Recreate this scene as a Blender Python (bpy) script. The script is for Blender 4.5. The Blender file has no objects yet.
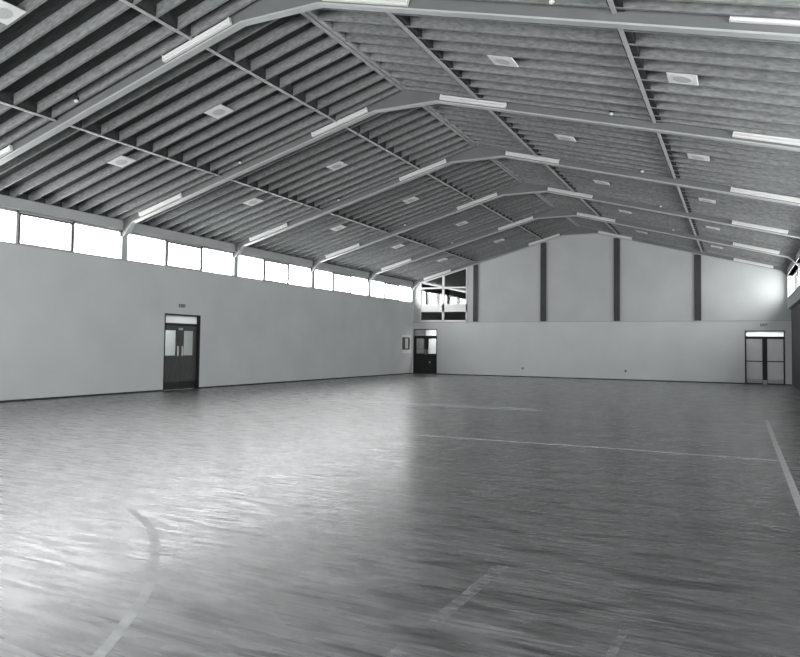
import bpy, bmesh, math, random
from mathutils import Matrix, Vector
random.seed(7)
S = bpy.context.scene
COL = S.collection

# ---------------------------------------------------------------- dimensions (metres)
XL, XR, D, B = -18.12, 2.357, 38.76, 5.618      # side walls, back wall, bay length
XM = -7.8815                                     # ridge line
SL = 0.27006                                    # roof slope
ZK, DK = 5.606, 0.40                            # knee of the frames
ZC, DC = 8.018, 0.904                            # flat piece under the ridge
SILL, HEAD, LEDGE = 4.37, 5.366, 3.183
XU = 2.22                                       # face of the upper right wall
Y0 = D - 7 * B                                  # behind the camera
def F(i): return D - (6 - i) * B
def soff(x): return ZK + SL * min(x - XL - DK, XR - DK - x)   # soffit plane of the rafters

# ---------------------------------------------------------------- materials
def mat(name, col, rough=.6, spec=.3, metal=0., tex=None, bump=0., scale=(1, 1, 1), tscale=6., var=.12, coord='Object', rnd=0.):
    m = bpy.data.materials.new(name); m.use_nodes = True
    nt = m.node_tree; N = nt.nodes; L = nt.links
    p = N['Principled BSDF']
    p.inputs['Base Color'].default_value = (*col, 1); p.inputs['Roughness'].default_value = rough
    p.inputs['Specular IOR Level'].default_value = spec; p.inputs['Metallic'].default_value = metal
    if tex:
        tc = N.new('ShaderNodeTexCoord'); mp = N.new('ShaderNodeMapping'); mp.inputs['Scale'].default_value = scale
        L.new(tc.outputs[coord], mp.inputs['Vector'])
        vec = mp.outputs['Vector']
        if rnd:
            oi = N.new('ShaderNodeObjectInfo'); ad = N.new('ShaderNodeVectorMath'); ad.operation = 'ADD'
            cx = N.new('ShaderNodeVectorMath'); cx.operation = 'SCALE'; cx.inputs['Scale'].default_value = 37.
            L.new(oi.outputs['Random'], cx.inputs[0]); L.new(vec, ad.inputs[0]); L.new(cx.outputs[0], ad.inputs[1]); vec = ad.outputs[0]
        n = N.new('ShaderNodeTexNoise'); n.inputs['Scale'].default_value = tscale; n.inputs['Detail'].default_value = 5
        L.new(vec, n.inputs['Vector'])
        r = N.new('ShaderNodeValToRGB')
        r.color_ramp.elements[0].position = .3; r.color_ramp.elements[1].position = .7
        r.color_ramp.elements[0].color = (*[c * (1 - var) for c in col], 1); r.color_ramp.elements[1].color = (*[min(1, c * (1 + var)) for c in col], 1)
        L.new(n.outputs['Fac'], r.inputs['Fac'])
        out = r.outputs['Color']
        if rnd:
            mr = N.new('ShaderNodeMapRange'); mr.inputs['To Min'].default_value = 1 - rnd; mr.inputs['To Max'].default_value = 1 + rnd
            L.new(oi.outputs['Random'], mr.inputs['Value'])
            vm = N.new('ShaderNodeVectorMath'); vm.operation = 'SCALE'; L.new(out, vm.inputs[0]); L.new(mr.outputs[0], vm.inputs['Scale']); out = vm.outputs[0]
        L.new(out, p.inputs['Base Color'])
        if bump:
            b = N.new('ShaderNodeBump'); b.inputs['Strength'].default_value = bump; b.inputs['Distance'].default_value = .01
            L.new(n.outputs['Fac'], b.inputs['Height']); L.new(b.outputs['Normal'], p.inputs['Normal'])
    return m

def g(v, t=.0): return (v * (.955 + t), v, v * (.99 - t))
M = {}
M['wall'] = mat('painted_plaster', g(.62), .75, .15, tex=1, tscale=.6, var=.045, bump=.03)
M['wall_white'] = mat('pale_painted_plaster', g(.54), .75, .15, tex=1, tscale=.7, var=.05)
M['joist'] = mat('weathered_timber', g(.255), .8, .12, tex=1, tscale=3.0, scale=(2.5, 8, 8), var=.26, bump=.15, rnd=.10)
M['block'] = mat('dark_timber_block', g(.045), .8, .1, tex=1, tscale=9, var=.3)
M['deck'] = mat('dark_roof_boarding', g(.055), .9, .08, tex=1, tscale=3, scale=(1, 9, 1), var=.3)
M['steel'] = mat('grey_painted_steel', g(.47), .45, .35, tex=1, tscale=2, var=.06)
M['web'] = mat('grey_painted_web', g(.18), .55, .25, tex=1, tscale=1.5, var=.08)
M['rail'] = mat('pale_painted_rail', g(.42), .5, .3, tex=1, tscale=2, var=.06)
M['beam'] = mat('painted_eave_timber', g(.46), .6, .2, tex=1, tscale=1.5, var=.05)
M['white'] = mat('white_enamel', (.76, .76, .75), .35, .4, tex=1, tscale=5, var=.02)
M['winframe'] = mat('white_painted_window_frame', (.42, .43, .42), .45, .3, tex=1, tscale=5, var=.03)
M['greyframe'] = mat('grey_window_sash', g(.10), .5, .3, tex=1, tscale=5, var=.05)
M['panel'] = mat('white_panel_paint', (.80, .80, .79), .6, .2, tex=1, tscale=8, var=.04)
M['ring'] = mat('grey_grille', g(.42), .6, .2, tex=1, tscale=30, var=.15)
M['grille'] = mat('pale_grille', g(.55), .6, .2, tex=1, tscale=30, var=.12)
M['post'] = mat('dark_painted_post', g(.055), .55, .3, tex=1, tscale=2, var=.2)
M['doorframe'] = mat('black_door_frame', g(.018), .5, .3, tex=1, tscale=4, var=.2)
M['doorleaf'] = mat('dark_varnished_door', g(.06), .4, .4, tex=1, tscale=3, scale=(6, 6, 1), var=.25)
M['kick'] = mat('kick_plate', g(.012), .3, .5, tex=1, tscale=4, var=.1)
M['chrome'] = mat('brushed_metal', (.75, .76, .75), .3, .5, .8, tex=1, tscale=20, var=.05)
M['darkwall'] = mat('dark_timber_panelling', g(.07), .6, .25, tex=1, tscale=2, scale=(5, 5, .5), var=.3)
M['black'] = mat('black_lettering', g(.02), .6, .2, tex=1, tscale=10, var=.1)
M['skirt'] = mat('dark_skirting', g(.04), .6, .2, tex=1, tscale=3, var=.2)
M['paper'] = mat('notice_paper', (.7, .7, .68), .8, .1, tex=1, tscale=6, var=.05)
M['line'] = mat('worn_court_paint', g(.26), .4, .35, tex=1, tscale=9, var=.25)
M['lineb'] = mat('bright_floor_line', g(.8), .3, .6, tex=1, tscale=9, var=.15)
M['tape'] = mat('faded_floor_tape', g(.27), .4, .6, tex=1, tscale=7, var=.22)
M['corr'] = mat('corridor_paint', g(.75), .8, .1, tex=1, tscale=1, var=.04)

def glass(name, tint=.95, refl=.06):
    m = bpy.data.materials.new(name); m.use_nodes = True; nt = m.node_tree; N = nt.nodes; L = nt.links
    N.remove(N['Principled BSDF'])
    t = N.new('ShaderNodeBsdfTransparent'); t.inputs[0].default_value = (tint, tint, tint, 1)
    gl = N.new('ShaderNodeBsdfGlossy'); gl.inputs['Roughness'].default_value = .03
    lw = N.new('ShaderNodeLayerWeight'); lw.inputs[0].default_value = .5
    pw = N.new('ShaderNodeMath'); pw.operation = 'POWER'; pw.inputs[1].default_value = 5; L.new(lw.outputs['Facing'], pw.inputs[0])
    fr = N.new('ShaderNodeMath'); fr.operation = 'MULTIPLY_ADD'; fr.inputs[1].default_value = .9; fr.inputs[2].default_value = .03; L.new(pw.outputs[0], fr.inputs[0])
    mx = N.new('ShaderNodeMixShader'); L.new(fr.outputs[0], mx.inputs[0]); L.new(t.outputs[0], mx.inputs[1]); L.new(gl.outputs[0], mx.inputs[2])
    L.new(mx.outputs[0], N['Material Output'].inputs[0]); return m
M['glass'] = glass('clear_glass')
M['darkenedglass'] = glass('darkened_far_glass', .45)  # tint darkens the annex panes so less daylight comes through
M['dimglass'] = glass('dusty_clear_glass', .8)
def frosted(name, c, mixv):
    m = bpy.data.materials.new(name); m.use_nodes = True; nt = m.node_tree; N = nt.nodes; L = nt.links
    p = N['Principled BSDF']; p.inputs['Base Color'].default_value = (*g(c), 1); p.inputs['Roughness'].default_value = .35
    n = N.new('ShaderNodeTexNoise'); n.inputs['Scale'].default_value = 3
    r = N.new('ShaderNodeValToRGB'); r.color_ramp.elements[0].color = (*g(c * .93), 1); r.color_ramp.elements[1].color = (*g(min(1, c * 1.07)), 1)
    L.new(n.outputs['Fac'], r.inputs[0]); L.new(r.outputs[0], p.inputs['Base Color'])
    t = N.new('ShaderNodeBsdfTranslucent'); t.inputs[0].default_value = (.9, .9, .9, 1)
    mx = N.new('ShaderNodeMixShader'); mx.inputs[0].default_value = mixv
    L.new(p.outputs[0], mx.inputs[1]); L.new(t.outputs[0], mx.inputs[2]); L.new(mx.outputs[0], N['Material Output'].inputs[0]); return m
M['frost'] = frosted('obscured_glass', .5, .12)
M['frostw'] = frosted('white_obscured_glass', .8, .5)

def floor_mat():
    m = bpy.data.materials.new('narrow_strip_hardwood'); m.use_nodes = True; nt = m.node_tree; N = nt.nodes; L = nt.links
    p = N['Principled BSDF']
    tc = N.new('ShaderNodeTexCoord')
    br = N.new('ShaderNodeTexBrick'); br.offset = .37; br.squash = 1
    br.inputs['Scale'].default_value = 1; br.inputs['Brick Width'].default_value = 1.7; br.inputs['Row Height'].default_value = .062
    br.inputs['Mortar Size'].default_value = .0022; br.inputs['Mortar Smooth'].default_value = .3; br.inputs['Bias'].default_value = 0.
    br.inputs['Color1'].default_value = (*g(.68), 1); br.inputs['Color2'].default_value = (*g(.95), 1); br.inputs['Mortar'].default_value = (*g(.3), 1)
    L.new(tc.outputs['Object'], br.inputs['Vector'])
    def noise(sc, scale, det, a, b, lo, hi, dist=0.):
        mp = N.new('ShaderNodeMapping'); mp.inputs['Scale'].default_value = sc; L.new(tc.outputs['Object'], mp.inputs['Vector'])
        n = N.new('ShaderNodeTexNoise'); n.inputs['Scale'].default_value = scale; n.inputs['Detail'].default_value = det; n.inputs['Distortion'].default_value = dist
        L.new(mp.outputs[0], n.inputs['Vector'])
        mr = N.new('ShaderNodeMapRange'); mr.inputs['From Min'].default_value = a; mr.inputs['From Max'].default_value = b
        mr.inputs['To Min'].default_value = lo; mr.inputs['To Max'].default_value = hi; L.new(n.outputs['Fac'], mr.inputs['Value']); return mr.outputs[0], n.outputs['Fac']
    grain, gf = noise((1.1, 13, 1), 2.2, 7, .32, .68, .55, 1.42, .4)
    scuff, sf = noise((.9, 4.5, 1), 1.3, 8, .50, .66, 1., .34, .8)        # dark scuffs
    pale, pf = noise((1.3, 6, 1), 1.5, 6, .62, .76, 1., 1.5, .6)         # pale worn spots
    big, bf = noise((.25, .3, 1), 1., 3, .3, .7, .9, 1.08)
    def mul(a, b):
        x = N.new('ShaderNodeMath'); x.operation = 'MULTIPLY'; L.new(a, x.inputs[0]); L.new(b, x.inputs[1]); return x.outputs[0]
    k = mul(mul(grain, scuff), mul(pale, big))
    vm = N.new('ShaderNodeVectorMath'); vm.operation = 'SCALE'; L.new(br.outputs['Color'], vm.inputs[0]); L.new(k, vm.inputs['Scale'])
    v2 = N.new('ShaderNodeVectorMath'); v2.operation = 'SCALE'; L.new(vm.outputs[0], v2.inputs[0]); v2.inputs['Scale'].default_value = FLOOR_ALB
    L.new(v2.outputs[0], p.inputs['Base Color'])
    rr, _ = noise((1.0, 8, 1), 1.8, 7, .3, .7, FLOOR_R0, FLOOR_R1, .4)
    L.new(rr, p.inputs['Roughness']); p.inputs['Specular IOR Level'].default_value = FLOOR_SPEC
    p.inputs['Coat Weight'].default_value = .9; p.inputs['Coat Roughness'].default_value = .5
    b = N.new('ShaderNodeBump'); b.inputs['Strength'].default_value = .05; b.inputs['Distance'].default_value = .0015
    L.new(grain, b.inputs['Height']); L.new(b.outputs[0], p.inputs['Normal'])
    return m
def worn(m, lo, hi, sc):
    nt = m.node_tree; N = nt.nodes; L = nt.links
    tc = N.new('ShaderNodeTexCoord'); mp = N.new('ShaderNodeMapping'); mp.inputs['Scale'].default_value = (1, 4, 1)
    n = N.new('ShaderNodeTexNoise'); n.inputs['Scale'].default_value = sc; n.inputs['Detail'].default_value = 6
    L.new(tc.outputs['Object'], mp.inputs[0]); L.new(mp.outputs[0], n.inputs['Vector'])
    mr = N.new('ShaderNodeMapRange'); mr.inputs['From Min'].default_value = .35; mr.inputs['From Max'].default_value = .65
    mr.inputs['To Min'].default_value = lo; mr.inputs['To Max'].default_value = hi; L.new(n.outputs['Fac'], mr.inputs['Value'])
    L.new(mr.outputs[0], N['Principled BSDF'].inputs['Alpha'])
worn(M['line'], .0, .5, 5.); worn(M['tape'], .75, 1., 4.)
FLOOR_ALB, FLOOR_R0, FLOOR_R1, FLOOR_SPEC = .142, .20, .36, .8
M['floor'] = floor_mat()

# ---------------------------------------------------------------- mesh helpers
def box(bm, x0, x1, y0, y1, z0, z1):
    v = [bm.verts.new((x, y, z)) for x in (x0, x1) for y in (y0, y1) for z in (z0, z1)]
    for q in ((0, 1, 3, 2), (4, 6, 7, 5), (0, 4, 5, 1), (2, 3, 7, 6), (0, 2, 6, 4), (1, 5, 7, 3)):
        bm.faces.new([v[i] for i in q])
def prism(bm, pts, a0, a1, axis='Y'):
    def P(u, w, a): return (u, a, w) if axis == 'Y' else ((a, u, w) if axis == 'X' else (u, w, a))
    A = [bm.verts.new(P(u, w, a0)) for u, w in pts]; Bv = [bm.verts.new(P(u, w, a1)) for u, w in pts]
    bm.faces.new(A); bm.faces.new(Bv[::-1]); n = len(pts)
    for i in range(n): bm.faces.new((A[i], Bv[i], Bv[(i + 1) % n], A[(i + 1) % n]))
def cyl(bm, c, r, h, axis='Z', n=20, r2=None):
    rot = {'Z': Matrix(), 'X': Matrix.Rotation(math.pi / 2, 4, 'Y'), 'Y': Matrix.Rotation(-math.pi / 2, 4, 'X')}[axis]
    bmesh.ops.create_cone(bm, cap_ends=True, segments=n, radius1=r, radius2=r if r2 is None else r2, depth=h, matrix=Matrix.Translation(c) @ rot)
def obj(name, bm, m, parent=None, loc=None, bevel=0, smooth=False):
    bmesh.ops.recalc_face_normals(bm, faces=bm.faces)
    if loc is not None: bmesh.ops.translate(bm, vec=-Vector(loc), verts=bm.verts)
    me = bpy.data.meshes.new(name); bm.to_mesh(me); bm.free(); me.materials.append(M[m])
    if smooth:
        for f in me.polygons: f.use_smooth = True
    o = bpy.data.objects.new(name, me); COL.objects.link(o)
    if parent is not None: o.parent = parent
    if loc is not None: o.location = loc
    if bevel:
        bv = o.modifiers.new('bevel', 'BEVEL'); bv.width = bevel; bv.segments = 2; bv.limit_method = 'ANGLE'
    return o
def boxes(name, L, m, parent=None, loc=None, bevel=0):
    bm = bmesh.new()
    for b in L: box(bm, *b)
    return obj(name, bm, m, parent, loc, bevel)
def tag(o, label, cat, group=None):
    o['label'] = label; o['category'] = cat
    if group: o['group'] = group
    return o
def thing(name, label, cat, loc=(0, 0, 0), group=None):
    o = bpy.data.objects.new(name, None); COL.objects.link(o); o.location = loc; o.empty_display_size = .2
    return tag(o, label, cat, group)
def struct(o, label=None):
    o['kind'] = 'structure'
    if label: o['label'] = label
    return o
def sroot(name, loc=(0, 0, 0)):
    o = bpy.data.objects.new(name, None); COL.objects.link(o); o.location = loc; o.empty_display_size = .2
    o['kind'] = 'structure'; return o
def dup(root, loc, label, group):
    r = root.copy(); COL.objects.link(r); r.location = loc; r['label'] = label; r['group'] = group
    for ch in list(root.children):
        c = ch.copy(); COL.objects.link(c); c.parent = r
        for gc in ch.children:
            d = gc.copy(); COL.objects.link(d); d.parent = c
    return r
ORD = {0: 'frame overhead', 1: 'nearest frame', 2: 'second nearest frame', 3: 'third frame', 4: 'fourth frame', 5: 'fifth frame', 6: 'end wall frame'}
NUM = ['first', 'second', 'third', 'fourth', 'fifth', 'sixth', 'seventh', 'eighth', 'ninth', 'tenth', 'eleventh']

# ---------------------------------------------------------------- shell
struct(boxes('floor', [(XL - .3, XR + .4, Y0, D + .3, -.2, 0)], 'floor'))
# door positions
DL0, DL1, DLH = 18.13, 19.93, 2.73           # left wall door (Y range)
BL0, BL1, BLH = -18.06, -16.48, 2.75         # back wall left door (X range)
BR0, BR1, BRH = .32, 2.09, 2.68              # back wall right door
struct(boxes('wall_left', [(XL - .3, XL, Y0, DL0, 0, SILL), (XL - .3, XL, DL1, D + .1, 0, SILL), (XL - .3, XL, DL0, DL1, DLH, SILL)], 'wall'))
YB = D + .10                                  # face of the upper back wall
struct(boxes('wall_back', [(XL, BL0, D, D + .3, 0, LEDGE), (BL0, BL1, D, D + .3, BLH, LEDGE), (BL1, BR0, D, D + .3, 0, LEDGE),
        (BR0, BR1, D, D + .3, BRH, LEDGE), (BR1, XR + .03, D, D + .3, 0, LEDGE)], 'wall'))
bm = bmesh.new()
ztop = lambda x: soff(x) + .42
prism(bm, [(-14.60, LEDGE), (XR + .3, LEDGE), (XR + .3, ztop(XR + .3)), (XM, ztop(XM)), (-14.60, ztop(-14.60))], YB, D + .3)
prism(bm, [(XL, LEDGE), (-17.66, LEDGE), (-17.66, ztop(-17.66)), (XL, ztop(XL))], YB, D + .3)
struct(obj('wall_gable', bm, 'wall_white'))
struct(boxes('wall_right', [(XR + .02, XR + .3, Y0, D + .3, 0, 3.74)], 'darkwall'))
struct(boxes('wall_spandrel', [(XU, XR + .3, Y0, D + .1, 3.74, 4.2)], 'wall_white'))
struct(boxes('trim_1', [(XL - .02, XL + .02, Y0, D, SILL, SILL + .045)], 'winframe'))        # sill board left
struct(boxes('trim_2', [(XU - .03, XU + .05, Y0, D, 4.2, 4.25)], 'winframe'))
struct(boxes('trim_ledge_shadow', [(XL, XR, D - .03, D + .1, LEDGE - .03, LEDGE + .004)], 'ring'))  # ledge strip, greyed to paint the shadow line along it
struct(boxes('baseboard_left', [(XL, XL + .018, Y0, DL0, 0, .05), (XL, XL + .018, DL1, D, 0, .05)], 'skirt'))
struct(boxes('baseboard_back', [(BL1, BR0, D - .018, D, 0, .05), (BR1, XR, D - .018, D, 0, .05)], 'skirt'))
# wall behind the camera, with an open band added to let daylight in
struct(boxes('wall_front', [(XL - .3, XR + .3, Y0 - .2, Y0, 0, 2.6), (XL - .3, XR + .3, Y0 - .2, Y0, 4.2, 9.2),
        (XL - .3, XL + .6, Y0 - .2, Y0, 2.6, 4.2), (XR - .8, XR + .3, Y0 - .2, Y0, 2.6, 4.2)], 'wall_white'))
# roof boarding
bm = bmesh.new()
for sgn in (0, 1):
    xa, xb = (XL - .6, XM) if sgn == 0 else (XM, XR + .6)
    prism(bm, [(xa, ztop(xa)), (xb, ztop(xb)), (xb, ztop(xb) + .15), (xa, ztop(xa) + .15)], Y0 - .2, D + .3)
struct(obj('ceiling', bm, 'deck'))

struct(boxes('wall_glare_block', [(XL - .3, XL, Y0, F(0) - .12, SILL, HEAD)], 'wall'))  # unseen infill added in place of a window to cut floor glare
struct(boxes('trim_glow_pier', [(XU, XR + .15, D - .26, D + .1, 4.2, HEAD)], 'wall_white'))  # pier added to weaken the window glow in the back corner
struct(boxes('trim_4', [(XL - .34, XL - .15, Y0 - .2, D + .3, HEAD - .02, ztop(XL - .2) + .02)], 'darkwall'))
struct(boxes('trim_5', [(XR + .15, XR + .34, Y0 - .2, D + .3, HEAD - .02, ztop(XR + .2) + .02)], 'darkwall'))
# ---------------------------------------------------------------- steel frames
W2 = .085
def half(bm, side, y):
    def X(u): return XM + side * (u - XM) if side > 0 else u
    return
def portal(i):
    y = F(i)
    t = thing('portal_frame', {0: 'grey steel roof frame overhead, before the nearest one in view', 1: 'nearest grey steel roof frame, crossing the top of the view',
        2: 'second nearest grey steel roof frame, its left post beyond three wide windows', 3: 'third grey steel roof frame counted from the camera',
        4: 'fourth grey steel roof frame counted from the camera', 5: 'fifth grey steel roof frame, last before the back wall',
        6: 'farthest grey steel roof frame, lying along the top of the back wall'}[i], 'roof frame', (XM, y, 0), 'steel roof frames across the hall')
    def add(name, pts, w=W2, mm='steel'):
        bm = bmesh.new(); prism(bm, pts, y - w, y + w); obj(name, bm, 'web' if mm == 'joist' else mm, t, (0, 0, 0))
        COL.objects[-1].location = (0, 0, 0)
        o = COL.objects[-1]; o.matrix_parent_inverse = Matrix.Translation((-XM, -y, 0)); return o
    for s in (-1, 1):
        m = lambda x: x if s < 0 else 2 * XM - x
        base = SILL if s < 0 else 4.2
        o = XL
        add('column', [(m(o - .14), base), (m(o + .004), base), (m(o + .004), 5.16), (m(o - .14), 5.16)], .12)
        xe = XM - DC; e = .035
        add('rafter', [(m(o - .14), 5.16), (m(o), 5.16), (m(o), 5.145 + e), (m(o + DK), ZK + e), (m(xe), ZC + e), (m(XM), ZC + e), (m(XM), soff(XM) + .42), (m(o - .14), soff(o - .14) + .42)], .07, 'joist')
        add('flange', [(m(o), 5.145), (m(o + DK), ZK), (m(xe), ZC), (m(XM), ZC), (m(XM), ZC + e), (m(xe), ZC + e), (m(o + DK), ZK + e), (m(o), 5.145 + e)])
    return t
for i in range(0, 7): portal(i)

# eave beams, one per side and bay
for i in range(-1, 6):
    y0, y1 = F(i) + (W2 if i >= 0 else 0), F(i + 1) - W2
    for s in (-1, 1):
        if s < 0: xs = (XL - .14, XL + .005)
        else: xs = (XU - .005, XR + .16)
        o = boxes('eave_beam', [(xs[0], xs[1], y0, y1, HEAD, 5.69), (xs[0] - (0 if s < 0 else .02), xs[1] + (.02 if s < 0 else 0), y0, y1, HEAD, HEAD + .035)], 'beam', None, (XL if s < 0 else XU, y0, HEAD))
        tag(o, 'pale eave beam over the %s windows, just beyond the %s' % ('left' if s < 0 else 'right', ORD[i]) if i >= 0 else 'pale eave beam over the %s windows beside the camera' % ('left' if s < 0 else 'right'), 'beam', 'eave beams over the side windows')

# ---------------------------------------------------------------- roof joists
JD, JW = .235, .055
JY = [q * B / 10 for q in [.28] + [1.05 + .99 * k for k in range(9)] + [9.62]]
TH = math.atan(SL)
J0, J1 = (XL - .1), XM - .10
JL = (J1 - J0) / math.cos(TH)
def joist_mesh(s):
    bm = bmesh.new(); box(bm, -JL / 2, JL / 2, -JW / 2, JW / 2, 0, JD); return bm
JX = (J0 + J1) / 2; JZ = soff(JX) + .185
first = {}
for i in range(0, 6):
    for s in (-1, 1):
        side = 'left' if s < 0 else 'right'
        for k in range(0, 11):
            y = F(i) + JY[k]
            if s not in first:
                o = obj('roof_joist', joist_mesh(s), 'joist'); first[s] = o
            else:
                o = first[s].copy(); COL.objects.link(o)
            o.location = (JX if s < 0 else 2 * XM - JX, y, JZ); o.rotation_euler = (0, s * TH, 0)
            tag(o, 'rough timber joist on the %s roof slope, %s beyond the %s' % (side, NUM[k], ORD[i]), 'joist', 'timber joists of the %s roof slope' % side)
# ridge: twin boards per bay
for i in range(0, 6):
    t = thing('ridge_beam', 'twin ridge boards with a dark groove, from the %s to the next' % ORD[i], 'beam', (XM, F(i), 8.45), 'ridge boards between the frames')
    for s in (-1, 1):
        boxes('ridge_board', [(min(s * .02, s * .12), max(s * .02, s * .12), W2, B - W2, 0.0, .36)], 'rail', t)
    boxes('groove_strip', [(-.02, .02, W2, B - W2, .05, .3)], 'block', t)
# purlin rails under the joists with dark blocking between
BARS = [(-6.20, 'outer left'), (-2.09, 'inner left'), (2.09, 'inner right'), (6.24, 'outer right')]
for off, nm in BARS:
    x = XM + off; z = soff(x)
    s = -1 if off < 0 else 1
    proto = None
    for i in range(0, 6):
        lab = 'slim pale rail below the joists, %s line, beyond the %s' % (nm, ORD[i])
        grp = 'rails under the roof joists'
        if proto: dup(proto, (x, F(i), z), lab, grp); continue
        proto = t = thing('roof_rail', lab, 'rail', (x, F(i), z), grp)
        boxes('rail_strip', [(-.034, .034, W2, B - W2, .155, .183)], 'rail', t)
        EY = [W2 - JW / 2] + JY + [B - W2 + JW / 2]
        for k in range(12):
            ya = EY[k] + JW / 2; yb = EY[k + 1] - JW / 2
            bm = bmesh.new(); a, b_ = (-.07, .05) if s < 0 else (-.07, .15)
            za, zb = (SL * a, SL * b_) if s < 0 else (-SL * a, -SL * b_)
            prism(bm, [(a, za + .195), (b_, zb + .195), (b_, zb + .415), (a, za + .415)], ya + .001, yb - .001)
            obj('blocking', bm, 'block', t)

# ---------------------------------------------------------------- strip lights on the frames
def strip_light(sgn):
    """local X runs along the rafter; origin at the near face of the rafter, on the soffit line"""
    t = thing('strip_light', '-', 'light')
    L2 = .91
    bm = bmesh.new(); box(bm, -L2, L2, -.04, 0, .05, .185); hs = obj('housing', bm, 'white', t, bevel=.006)
    bm = bmesh.new()
    for zz in (.072, .135):
        box(bm, -L2 + .03, L2 - .03, -.085, -.04, zz - .022, zz + .034)
    obj('diffuser', bm, 'white', hs, bevel=.012)
    for e in (-1, 1):
        bm = bmesh.new(); box(bm, *sorted((e * (L2 - .028), e * (L2 + .002))), -.087, -.0, .049, .186); obj('end_cap', bm, 'panel', t, bevel=.006)
    bm = bmesh.new(); box(bm, -.05, .05, -.04, -.002, .185, .24); cyl(bm, (0, -.02, .25), .015, .05); obj('bracket', bm, 'ring', hs)
    ang = -sgn * math.atan(SL)
    t.rotation_euler = (0, ang if sgn > 0 else ang, 0)
    return t
SPOT = [(-8.56, 'by the left windows'), (-1.97, 'just left of the ridge'), (1.88, 'just right of the ridge'), (8.58, 'by the right wall')]
protoL = {}
for i in range(1, 7):
    for off, nm in SPOT:
        s = -1 if off < 0 else 1
        x = XM + off; z = soff(x)
        lab = 'white fluorescent strip light %s on the %s' % (nm, {1: 'nearest roof frame', 2: 'second nearest roof frame', 3: 'third roof frame', 4: 'fourth roof frame', 5: 'fifth roof frame', 6: 'end wall roof frame'}[i])
        grp = 'fluorescent strip lights on the roof frames'
        x += .09 if (i <= 2 and off > 5) else 0
        loc = (x, F(i) - W2, z + (.06 if i == 1 and off > 5 else 0))
        if s not in protoL:
            t = protoL[s] = strip_light(s); t.location = loc
            # local slope: left slope rises with x
            t.rotation_euler = (0, -math.atan(SL) if s < 0 else math.atan(SL), 0)
            t['label'] = lab; t['group'] = grp
        else:
            dup(protoL[s], loc, lab, grp)
# ---------------------------------------------------------------- square ceiling panels
def ceiling_panel(s):
    t = thing('ceiling_panel', '-', 'ceiling panel')
    bm = bmesh.new(); box(bm, -.26, .26, -.255, .255, .17, .20); obj('plate', bm, 'panel', t, bevel=.004)
    bm = bmesh.new(); cyl(bm, (0, 0, .168), .185, .006, n=32); rg = obj('ring', bm, 'white', t)
    bm = bmesh.new(); cyl(bm, (0, 0, .165), .155, .006, n=32); obj('grille', bm, 'grille', rg)
    t.rotation_euler = (0, -math.atan(SL) if s < 0 else math.atan(SL), 0)
    return t
pp = {}
PS = [(-6.98, 'lower on the left slope'), (-3.65, 'upper on the left slope'), (3.60, 'upper on the right slope'), (6.97, 'lower on the right slope')]
for i in range(0, 6):
    for off, nm in PS:
        if i == 0 and off != PS[1][0]: continue
        s = -1 if off < 0 else 1; x = XM + off
        loc = (x, F(i) + (JY[4] + JY[5]) / 2, soff(x))
        lab = 'square white ceiling panel with a round grille, %s beyond the %s' % (nm, ORD[i])
        if s not in pp:
            t = pp[s] = ceiling_panel(s); t.location = loc; t['label'] = lab; t['group'] = 'square ceiling panels between joists'
        else: dup(pp[s], loc, lab, 'square ceiling panels between joists')
# small round fittings hanging just before the frames
fp = None
for i in range(1, 6):
    for off in (-5.30, 5.33):
        x = XM + off; loc = (x, F(i) - .28, soff(x) + .20)
        lab = 'small round white ceiling fitting on the %s slope just before the %s' % ('left' if off < 0 else 'right', ORD[i])
        if fp is None:
            fp = thing('ceiling_fitting', lab, 'ceiling fitting', loc, 'small round ceiling fittings')
            bm = bmesh.new(); cyl(bm, (0, 0, .13), .012, .18, n=10); cyl(bm, (0, 0, .05), .05, .05, n=18); obj('stem', bm, 'block', fp)
            bm = bmesh.new(); bmesh.ops.create_uvsphere(bm, u_segments=16, v_segments=10, radius=.048, matrix=Matrix.Translation((0, 0, .0)) @ Matrix.Scale(.8, 4, (0, 0, 1)))
            obj('cap', bm, 'white', fp, smooth=True)
        else: dup(fp, loc, lab, 'small round ceiling fittings')

# ---------------------------------------------------------------- side windows: one per bay, three panes, middle one an opening sash
def side_window(n, s, i, y0, y1):
    xg = XL - .10 if s < 0 else XR + .10
    z0, z1 = (SILL if s < 0 else 4.2) + (.0), HEAD
    t = sroot('window_%d' % n, (xg, y0, z0)); h = z1 - z0; w = y1 - y0
    third = w / 3
    L = [(-.03, .03, 0, w, h - .07, h), (-.03, .03, 0, w, 0, .05), (-.03, .03, 0, .05, 0, h), (-.03, .03, w - .05, w, 0, h)]
    for k in (1, 2): L.append((-.03, .03, k * third - .04, k * third + .04, 0, h))
    boxes('window_frame', L, 'winframe', t)
    a, b = third + .03, 2 * third - .03
    q = .025 if s < 0 else -.025
    boxes('sash', [(q - .03, q + .03, a, b, h - .115, h - .07), (q - .03, q + .03, a, b, .04, .08), (q - .03, q + .03, a, a + .05, .04, h - .07), (q - .03, q + .03, b - .05, b, .04, h - .07)], 'greyframe', t)
    for k in range(3):
        boxes('pane', [(-.004, .004, k * third + .03, (k + 1) * third - .03, .05, h - .05)], 'glass', t)
n = 1
for s in (-1, 1):
    for i in range(-1, 6):
        if s < 0 and i < 0: continue
        side_window(n, s, i, F(i) + (W2 if i >= 0 else 0), F(i + 1) - W2); n += 1

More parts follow.
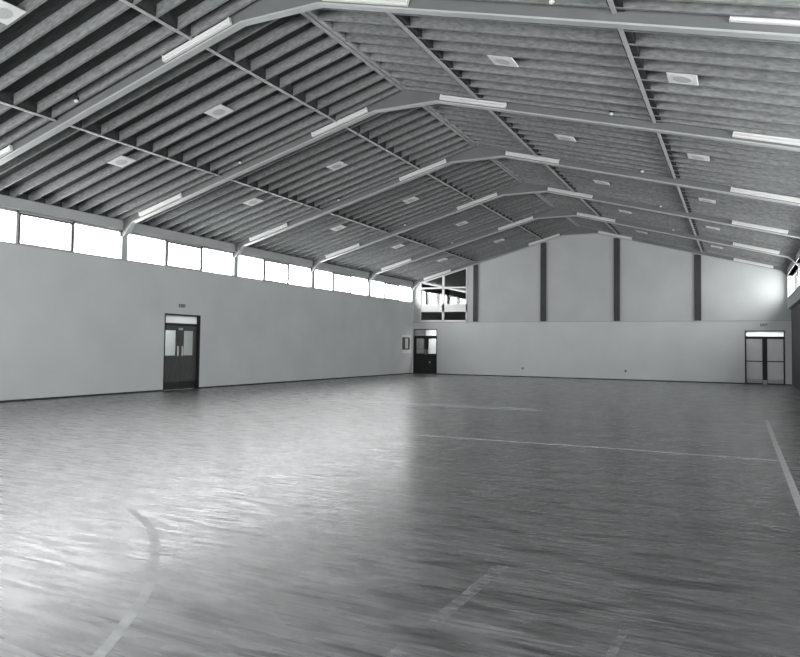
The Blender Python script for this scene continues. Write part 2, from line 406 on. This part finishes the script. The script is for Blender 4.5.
# ---------------------------------------------------------------- gallery window in the back wall
t = sroot('window_%d' % n, (-17.66, D, LEDGE)); n += 1
gx0, gx1 = -17.66, -14.60
def gz(x): return soff(x) - .01
zb = 5.22
bm = bmesh.new()
yA, yBk = D + .06, D + .16
def gb(x0, x1, z0, z1): box(bm, x0, x1, yA, yBk, z0, z1)
gb(gx0, gx1, LEDGE, 3.30); gb(gx0, gx1, 3.80, 4.27)
gb(gx0, gx0 + .05, LEDGE, gz(gx0)); gb(gx1 - .06, gx1, LEDGE, gz(gx1 - .06)); 
mx = -16.13
gb(mx - .07, mx + .07, LEDGE, gz(mx)); gb(gx0, gx1, zb, zb + .09)
prism(bm, [(gx0, gz(gx0) - .03), (gx1, gz(gx1) - .03), (gx1, gz(gx1) + .45), (gx0, gz(gx0) + .45)], yA, yBk)
o = obj('window_frame', bm, 'white', t); o.matrix_parent_inverse = Matrix.Translation((17.66, -D, -LEDGE))
bm = bmesh.new()
for (a, b) in ((gx0 + .05, mx - .07), (mx + .07, gx1 - .06)):
    box(bm, a, b, D + .105, D + .115, 3.30, 3.80); box(bm, a, b, D + .105, D + .115, 4.27, zb)
    prism(bm, [(a, zb + .09), (b, zb + .09), (b, gz(b) - .03), (a, max(gz(a) - .03, zb + .1))], D + .105, D + .115)
o = obj('pane', bm, 'dimglass', t); o.matrix_parent_inverse = Matrix.Translation((17.66, -D, -LEDGE))

# space beyond the gallery window: the window band runs on
YE = 53.0
struct(boxes('wall_annex_side', [(XL - .3, XL, D + .3, YE, 3.1, SILL - .1)], 'ring'))
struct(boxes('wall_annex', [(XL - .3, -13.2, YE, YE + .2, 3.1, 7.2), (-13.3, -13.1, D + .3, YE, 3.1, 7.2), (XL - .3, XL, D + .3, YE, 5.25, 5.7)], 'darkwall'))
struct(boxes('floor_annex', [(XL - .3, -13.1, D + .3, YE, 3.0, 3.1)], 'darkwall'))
bm = bmesh.new(); xa, xb = XL - .6, -13.0
prism(bm, [(xa, ztop(xa)), (xb, ztop(xb)), (xb, ztop(xb) + .15), (xa, ztop(xa) + .15)], D + .3, YE + .2)
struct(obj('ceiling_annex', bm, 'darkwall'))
t = sroot('window_%d' % n, (XL - .1, D + .3, SILL)); n += 1
Lm = []
for k in range(0, 8):
    y = .2 + k * 1.88
    w = .14 if k % 3 else .30
    Lm.append((-.08, .08, y - w / 2, y + w / 2, -.1, .95))
boxes('window_frame', Lm, 'post', t)
boxes('pane', [(-.004, .004, 0, YE - D - .3, -.1, .9)], 'darkenedglass', t)

# ---------------------------------------------------------------- posts on the upper back wall
for k, (x0, x1) in enumerate([(-14.18, -13.90), (-10.11, -9.78), (-6.06, -5.74), (-2.01, -1.68)]):
    xc = (x0 + x1) / 2; hh = soff(xc) + .4 - LEDGE; h2 = soff(xc) - LEDGE
    t = thing('wall_post', 'dark post on the upper back wall, %s' % ['nearest the corner gallery window', 'second from the gallery window, left of the ridge', 'third from the gallery window, right of the ridge', 'nearest the right wall'][k], 'post', (xc, YB, LEDGE), 'dark posts on the upper back wall')
    w = (x1 - x0) / 2
    boxes('flange', [(-w, w, -.09, -.075, 0, h2)], 'post', t); boxes('web', [(-w + .04, w - .04, -.075, 0, 0, h2)], 'post', t)

# ---------------------------------------------------------------- doors
def wall_door(name, P, W, H, tr_z, panes, leafsplit, leafm, glassm, transm, recess=.10, midrail=None, kick=.3, handles=True):
    """P maps local (u along the wall, v out of the wall, z) boxes into the world; u 0..W, v<0 is inside the wall"""
    t = sroot(name, P[0])
    def bx(nm, L, m, par, bev=0):
        out = []
        for (u0, u1, v0, v1, z0, z1) in L:
            out.append(P[1](u0, u1, v0, v1, z0, z1))
        return boxes(nm, out, m, par, None, bev)
    r = -recess; fw = .05
    bx('door_frame', [(0, fw, -.28, .004, 0, H), (W - fw, W, -.28, .004, 0, H), (fw, W - fw, -.28, .004, H - fw, H), (fw, W - fw, r - .06, r + .02, tr_z - .045, tr_z + .045)], 'doorframe', t)
    tp = bx('transom_pane', [(fw, W - fw, r - .02, r - .01, tr_z + .045, H - fw)], transm, t)
    return t, bx, r, fw
# left wall double door
PL = ((XL, DL0, 0), lambda u0, u1, v0, v1, z0, z1: (v0, v1, u0, u1, z0, z1))
W = DL1 - DL0
t, bx, r, fw = wall_door('door_1', PL, W, DLH, 2.36, None, None, None, None, 'frostw', recess=.12)
for j, (a, b, pa, pb) in enumerate([(fw, W / 2 - .004, .18, .72), (W / 2 + .004, W - fw, 1.09, 1.60)]):
    z0, z1, ztp = 1.24, 2.14, 2.315
    lf = bx('door_leaf', [(a, pa, r - .05, r, .01, ztp), (pb, b, r - .05, r, .01, ztp), (pa, pb, r - .05, r, .01, z0), (pa, pb, r - .05, r, z1, ztp)], 'doorleaf', t)
    bx('glass_pane', [(pa, pb, r - .03, r - .022, z0, z1)], 'dimglass', lf)
    bx('kick_plate', [(a + .01, b - .01, r, r + .004, .02, .30)], 'kick', lf)
    hu = (.765, .825) if j == 0 else (.985, 1.045)
    bx('push_plate', [(hu[0], hu[1], r, r + .006, 1.22, 1.58)], 'chrome', lf)
    bx('pull_handle', [(hu[0] + .02, hu[0] + .04, r + .03, r + .045, 1.27, 1.53), (hu[0] + .02, hu[0] + .04, r + .006, r + .03, 1.27, 1.29), (hu[0] + .02, hu[0] + .04, r + .006, r + .03, 1.51, 1.53)], 'chrome', lf)
bx('door_closer', [(.80, .98, r + .0, r + .05, 2.16, 2.24)], 'ring', t)
# back wall, left corner door
PB = lambda x0: ((x0, D, 0), lambda u0, u1, v0, v1, z0, z1: (u0, u1, -v1, -v0, z0, z1))
W = BL1 - BL0
t, bx, r, fw = wall_door('door_2', PB(BL0), W, BLH, 2.30, None, None, None, None, 'dimglass', recess=.06)
for j, (a, b, pa, pb) in enumerate([(fw, .82, .18, .70), (.828, W - fw, .98, 1.50)]):
    z0, z1, ztp = 1.24, 2.17, 2.255
    lf = bx('door_leaf', [(a, pa, r - .05, r, .01, ztp), (pb, b, r - .05, r, .01, ztp), (pa, pb, r - .05, r, .01, z0), (pa, pb, r - .05, r, z1, ztp)], 'doorframe', t)
    bx('glass_pane', [(pa, pb, r - .03, r - .022, z0, z1)], 'dimglass', lf)
    if j == 1:
        bm = bmesh.new(); cyl(bm, (1.09, .045, .72), .045, .03, 'Y'); obj('lock_plate', bm, 'chrome', lf)
    hu = .74 if j == 0 else .87
    bx('push_plate', [(hu, hu + .05, r, r + .006, 1.2, 1.5)], 'ring', lf)
# back wall, right door with obscured glass
W = BR1 - BR0
t, bx, r, fw = wall_door('door_3', PB(BR0), W, BRH, 2.34, None, None, None, None, 'frostw', recess=.05)
for j, (a, b, pa, pb) in enumerate([(fw, .80, .07, .78), (.98, W - fw, 1.0, W - .07)]):
    ztp = 2.295
    lf = bx('door_leaf', [(a, pa, r - .05, r, .01, ztp), (pb, b, r - .05, r, .01, ztp), (pa, pb, r - .05, r, .0, .06), (pa, pb, r - .05, r, 1.12, 1.17), (pa, pb, r - .05, r, 2.26, ztp)], 'doorframe', t)
    bx('glass_pane', [(pa, pb, r - .03, r - .02, .26, 1.12)], 'frost', lf)
    bx('glass_pane', [(pa, pb, r - .03, r - .02, 1.17, 2.26)], 'frost', lf)
    bx('kick_plate', [(pa, pb, r - .04, r - .015, .06, .26)], 'ring', lf)
bx('centre_mullion', [(.80, .98, r - .05, r + .01, .22, 2.295)], 'doorframe', t)
bx('threshold_block', [(.80, .98, r - .05, r, .0, .22)], 'ring', t)

# rooms behind the doors
struct(boxes('wall_lobby', [(XL - 2.4, XL - 2.3, 15.5, 24, 0, 3.0), (XL - 2.3, XL - .3, 15.4, 15.5, 0, 3.0), (XL - 2.3, XL - .3, 24, 24.1, 0, 3.0)], 'corr'))
struct(boxes('ceiling_lobby', [(XL - 2.4, XL - .3, 15.4, 24.1, 3.0, 3.1)], 'corr'))
struct(boxes('floor_lobby', [(XL - 2.4, XL - .3, 15.4, 24.1, -.1, 0)], 'corr'))
struct(boxes('wall_passage', [(-18.06, -13.5, 40.6, 40.7, 0, 2.95), (-13.5, -13.4, D + .3, 40.7, 0, 2.95)], 'corr'))
struct(boxes('wall_passage_side', [(-18.16, -18.06, D + .3, 40.6, 0, 2.95)], 'post'))
struct(boxes('ceiling_passage', [(-18.16, -13.4, D + .3, 40.7, 2.95, 3.0)], 'corr'))
struct(boxes('floor_passage', [(-18.16, -13.4, D + .3, 40.7, -.1, 0)], 'corr'))
struct(boxes('wall_porch', [(-.2, 2.6, 40.6, 40.7, 0, 2.95), (-.3, -.2, D + .3, 40.7, 0, 2.95), (2.6, 2.7, D + .3, 40.7, 0, 2.95)], 'corr'))
struct(boxes('ceiling_porch', [(-.3, 2.7, D + .3, 40.7, 2.95, 3.05)], 'corr'))
struct(boxes('floor_porch', [(-.3, 2.7, D + .3, 40.7, -.1, 0)], 'corr'))

# ---------------------------------------------------------------- small things on the walls
def exit_sign(loc, rot, label):
    cu = bpy.data.curves.new('exit_sign', 'FONT'); cu.body = 'EXIT'; cu.size = .165; cu.extrude = .006; cu.align_x = 'CENTER'; cu.align_y = 'CENTER'; cu.offset = .003
    tmp = bpy.data.objects.new('tmp', cu); COL.objects.link(tmp)
    bpy.context.view_layer.update()
    me = bpy.data.meshes.new_from_object(tmp.evaluated_get(bpy.context.evaluated_depsgraph_get()))
    bpy.data.objects.remove(tmp); me.name = 'exit_sign'
    me.materials.clear(); me.materials.append(M['black'])
    o = bpy.data.objects.new('exit_sign', me); COL.objects.link(o); o.location = loc; o.rotation_euler = rot
    tag(o, label, 'sign', 'exit signs above doors')
exit_sign((XL + .006, 18.97, 3.03), (math.pi / 2, 0, math.pi / 2), 'small dark EXIT lettering on the long left wall above the double doors')
exit_sign((1.18, D - .006, 2.95), (math.pi / 2, 0, 0), 'small dark EXIT lettering on the back wall above the pale glazed doors')
t = thing('notice_case', 'dark framed notice case with paper, on left wall near the corner door', 'notice board', (XL, 37.2, 1.2))
boxes('backing', [(0, .02, .0, 1.25, .05, 1.15)], 'panel', t)
boxes('case_frame', [(.02, .09, .05, .95, .95, 1.02), (.02, .09, .05, .95, .28, .35), (.02, .09, .05, .30, .35, .95), (.02, .09, .88, .95, .35, .95)], 'post', t)
boxes('notice_paper', [(.02, .03, .40, .80, .45, .9)], 'paper', t)
for k, x in enumerate((-11.11, -5.44)):
    t = thing('wall_socket', ['small dark wall socket low on back wall, nearer the corner door', 'small dark wall socket low on back wall, nearer the pale glazed doors'][k], 'socket', (x, D, .49), 'sockets low on the back wall')
    boxes('face_plate', [(-.06, .06, -.012, 0, -.06, .06)], 'ring', t); boxes('insert', [(-.04, .04, -.02, -.012, -.045, .045)], 'black', t)

# ---------------------------------------------------------------- markings on the floor
def ribbon(name, pts, w, m, label, z=.0015):
    pts = [(x * .99, y * .98) for x, y in pts]
    bm = bmesh.new(); A = []
    for k, (x, y) in enumerate(pts):
        a = Vector(pts[max(0, k - 1)]); b = Vector(pts[min(len(pts) - 1, k + 1)]); d = (b - a).normalized(); nn = Vector((-d.y, d.x))
        ww = w[k] if isinstance(w, list) else w
        A.append((bm.verts.new((x + nn.x * ww / 2, y + nn.y * ww / 2, z)), bm.verts.new((x - nn.x * ww / 2, y - nn.y * ww / 2, z))))
    for k in range(len(A) - 1): bm.faces.new((A[k][0], A[k][1], A[k + 1][1], A[k + 1][0]))
    bmesh.ops.recalc_face_normals(bm, faces=bm.faces)
    r_ = bmesh.ops.extrude_face_region(bm, geom=list(bm.faces)); bmesh.ops.translate(bm, vec=(0, 0, -z + .0001), verts=[v for v in r_['geom'] if isinstance(v, bmesh.types.BMVert)])
    return tag(obj(name, bm, m), label, 'floor marking', 'markings on the hall floor')
def smooth(pts, n=6):
    out = []
    for k in range(len(pts) - 1):
        p0, p1, p2, p3 = [Vector(pts[min(max(j, 0), len(pts) - 1)]) for j in (k - 1, k, k + 1, k + 2)]
        for q in range(n):
            u = q / n; out.append(tuple(.5 * ((2 * p1) + (-p0 + p2) * u + (2 * p0 - 5 * p1 + 4 * p2 - p3) * u * u + (-p0 + 3 * p1 - 3 * p2 + p3) * u ** 3)))
    out.append(tuple(pts[-1])); return out
ribbon('floor_line', smooth([(-5.54, 5.19), (-4.95, 4.86), (-4.50, 4.50), (-4.11, 4.11), (-3.65, 3.6), (-3.32, 3.1), (-3.08, 2.68), (-2.9, 2.2)]), .072, 'tape', 'broad faded curved line in the left foreground')
ribbon('floor_line', [(.60, 2.0), (.60, 8.84), (.61, 19.3)], .08, 'lineb', 'pale straight line running away along the right side')
ribbon('floor_line', [(-5.6, 12.13), (-2.15, 12.28), (.57, 12.28)], .03, 'lineb', 'thin pale line crossing the middle of the floor')
ribbon('floor_line', [(-11.6, 18.75), (-9.0, 18.85), (-5.0, 18.98)], [.05, .16, .04], 'lineb', 'farther of two bright streaks side by side at mid floor')  # pale ribbon, widest mid-length, tapering to both ends
ribbon('floor_line', [(-12.0, 18.25), (-9.0, 18.45), (-4.6, 18.55)], [.05, .2, .05], 'lineb', 'nearer of two bright streaks side by side at mid floor')  # second pale ribbon, slightly wider, same taper
ribbon('floor_line', [(-1.70, 2.6), (-1.70, 3.62)], .07, 'line', 'worn line stub at the bottom edge, left of centre foreground')
ribbon('floor_line', [(-1.68, 4.0), (-1.64, 5.25)], .09, 'line', 'worn line stub in the centre foreground, beyond the nearer stub')
ribbon('floor_line', [(-.68, 3.2), (-.62, 4.4)], .05, 'line', 'faint worn line stub at the bottom edge, right of centre')

# ---------------------------------------------------------------- light
w = bpy.data.worlds.new('world'); S.world = w; w.use_nodes = True
bg = w.node_tree.nodes['Background']; bg.inputs[0].default_value = (.985, .99, 1, 1); bg.inputs[1].default_value = 5.0
def area(name, loc, rot, sx, sy, e=0, portal=False):
    l = bpy.data.lights.new(name, 'AREA'); l.shape = 'RECTANGLE'; l.size = sx; l.size_y = sy; l.energy = e
    if portal: l.cycles.is_portal = True
    o = bpy.data.objects.new(name, l); COL.objects.link(o); o.location = loc; o.rotation_euler = rot; return o
ym = (Y0 + D) / 2; LY = D - Y0
area('daylight_left', (XL - .45, ym, 4.85), (0, -math.pi / 2, 0), 1.3, LY, portal=True)
area('daylight_right', (XU + .45, ym, 4.85), (0, math.pi / 2, 0), 1.4, LY, portal=True)
area('daylight_front', ((XL + XR) / 2, Y0 - .4, 3.4), (math.pi / 2, 0, 0), XR - XL, 1.8, portal=True)
area('lobby_lamp', (XL - 1.3, 19.3, 2.95), (0, 0, 0), 1.2, 3.0, 22)
area('passage_fill', (-16.4, 39.9, 2.92), (0, 0, 0), 2.5, .4, 30)  # unseen fill light added to brighten the corner door's panes
area('porch_fill', (1.15, 39.9, 2.92), (0, 0, 0), 1.8, .5, 48)  # unseen fill light added high up so the transom looks bright

# ---------------------------------------------------------------- camera
cd = bpy.data.cameras.new('camera'); cam = bpy.data.objects.new('camera', cd); COL.objects.link(cam)
f, yaw, pit, rol = 689.17, math.radians(-26.036), math.radians(2.333), math.radians(.710)
cd.sensor_width = 36; cd.lens = f / 800 * 36; cd.shift_y = -(328.5 - 318.329) / 800; cd.shift_x = -1.169 / 800
fw = Vector((math.sin(yaw) * math.cos(pit), math.cos(yaw) * math.cos(pit), math.sin(pit)))
rt = Vector((math.cos(yaw), -math.sin(yaw), 0)); up = rt.cross(fw)
r2 = rt * math.cos(rol) + up * math.sin(rol); u2 = -rt * math.sin(rol) + up * math.cos(rol)
cam.matrix_world = Matrix(((r2.x, u2.x, -fw.x, 0), (r2.y, u2.y, -fw.y, 0), (r2.z, u2.z, -fw.z, 1.666), (0, 0, 0, 1)))
S.camera = cam
S.view_settings.view_transform = 'Standard'; S.view_settings.look = 'None'; S.view_settings.gamma = 1
S.view_settings.use_curve_mapping = False
S.view_settings.exposure = 1.85
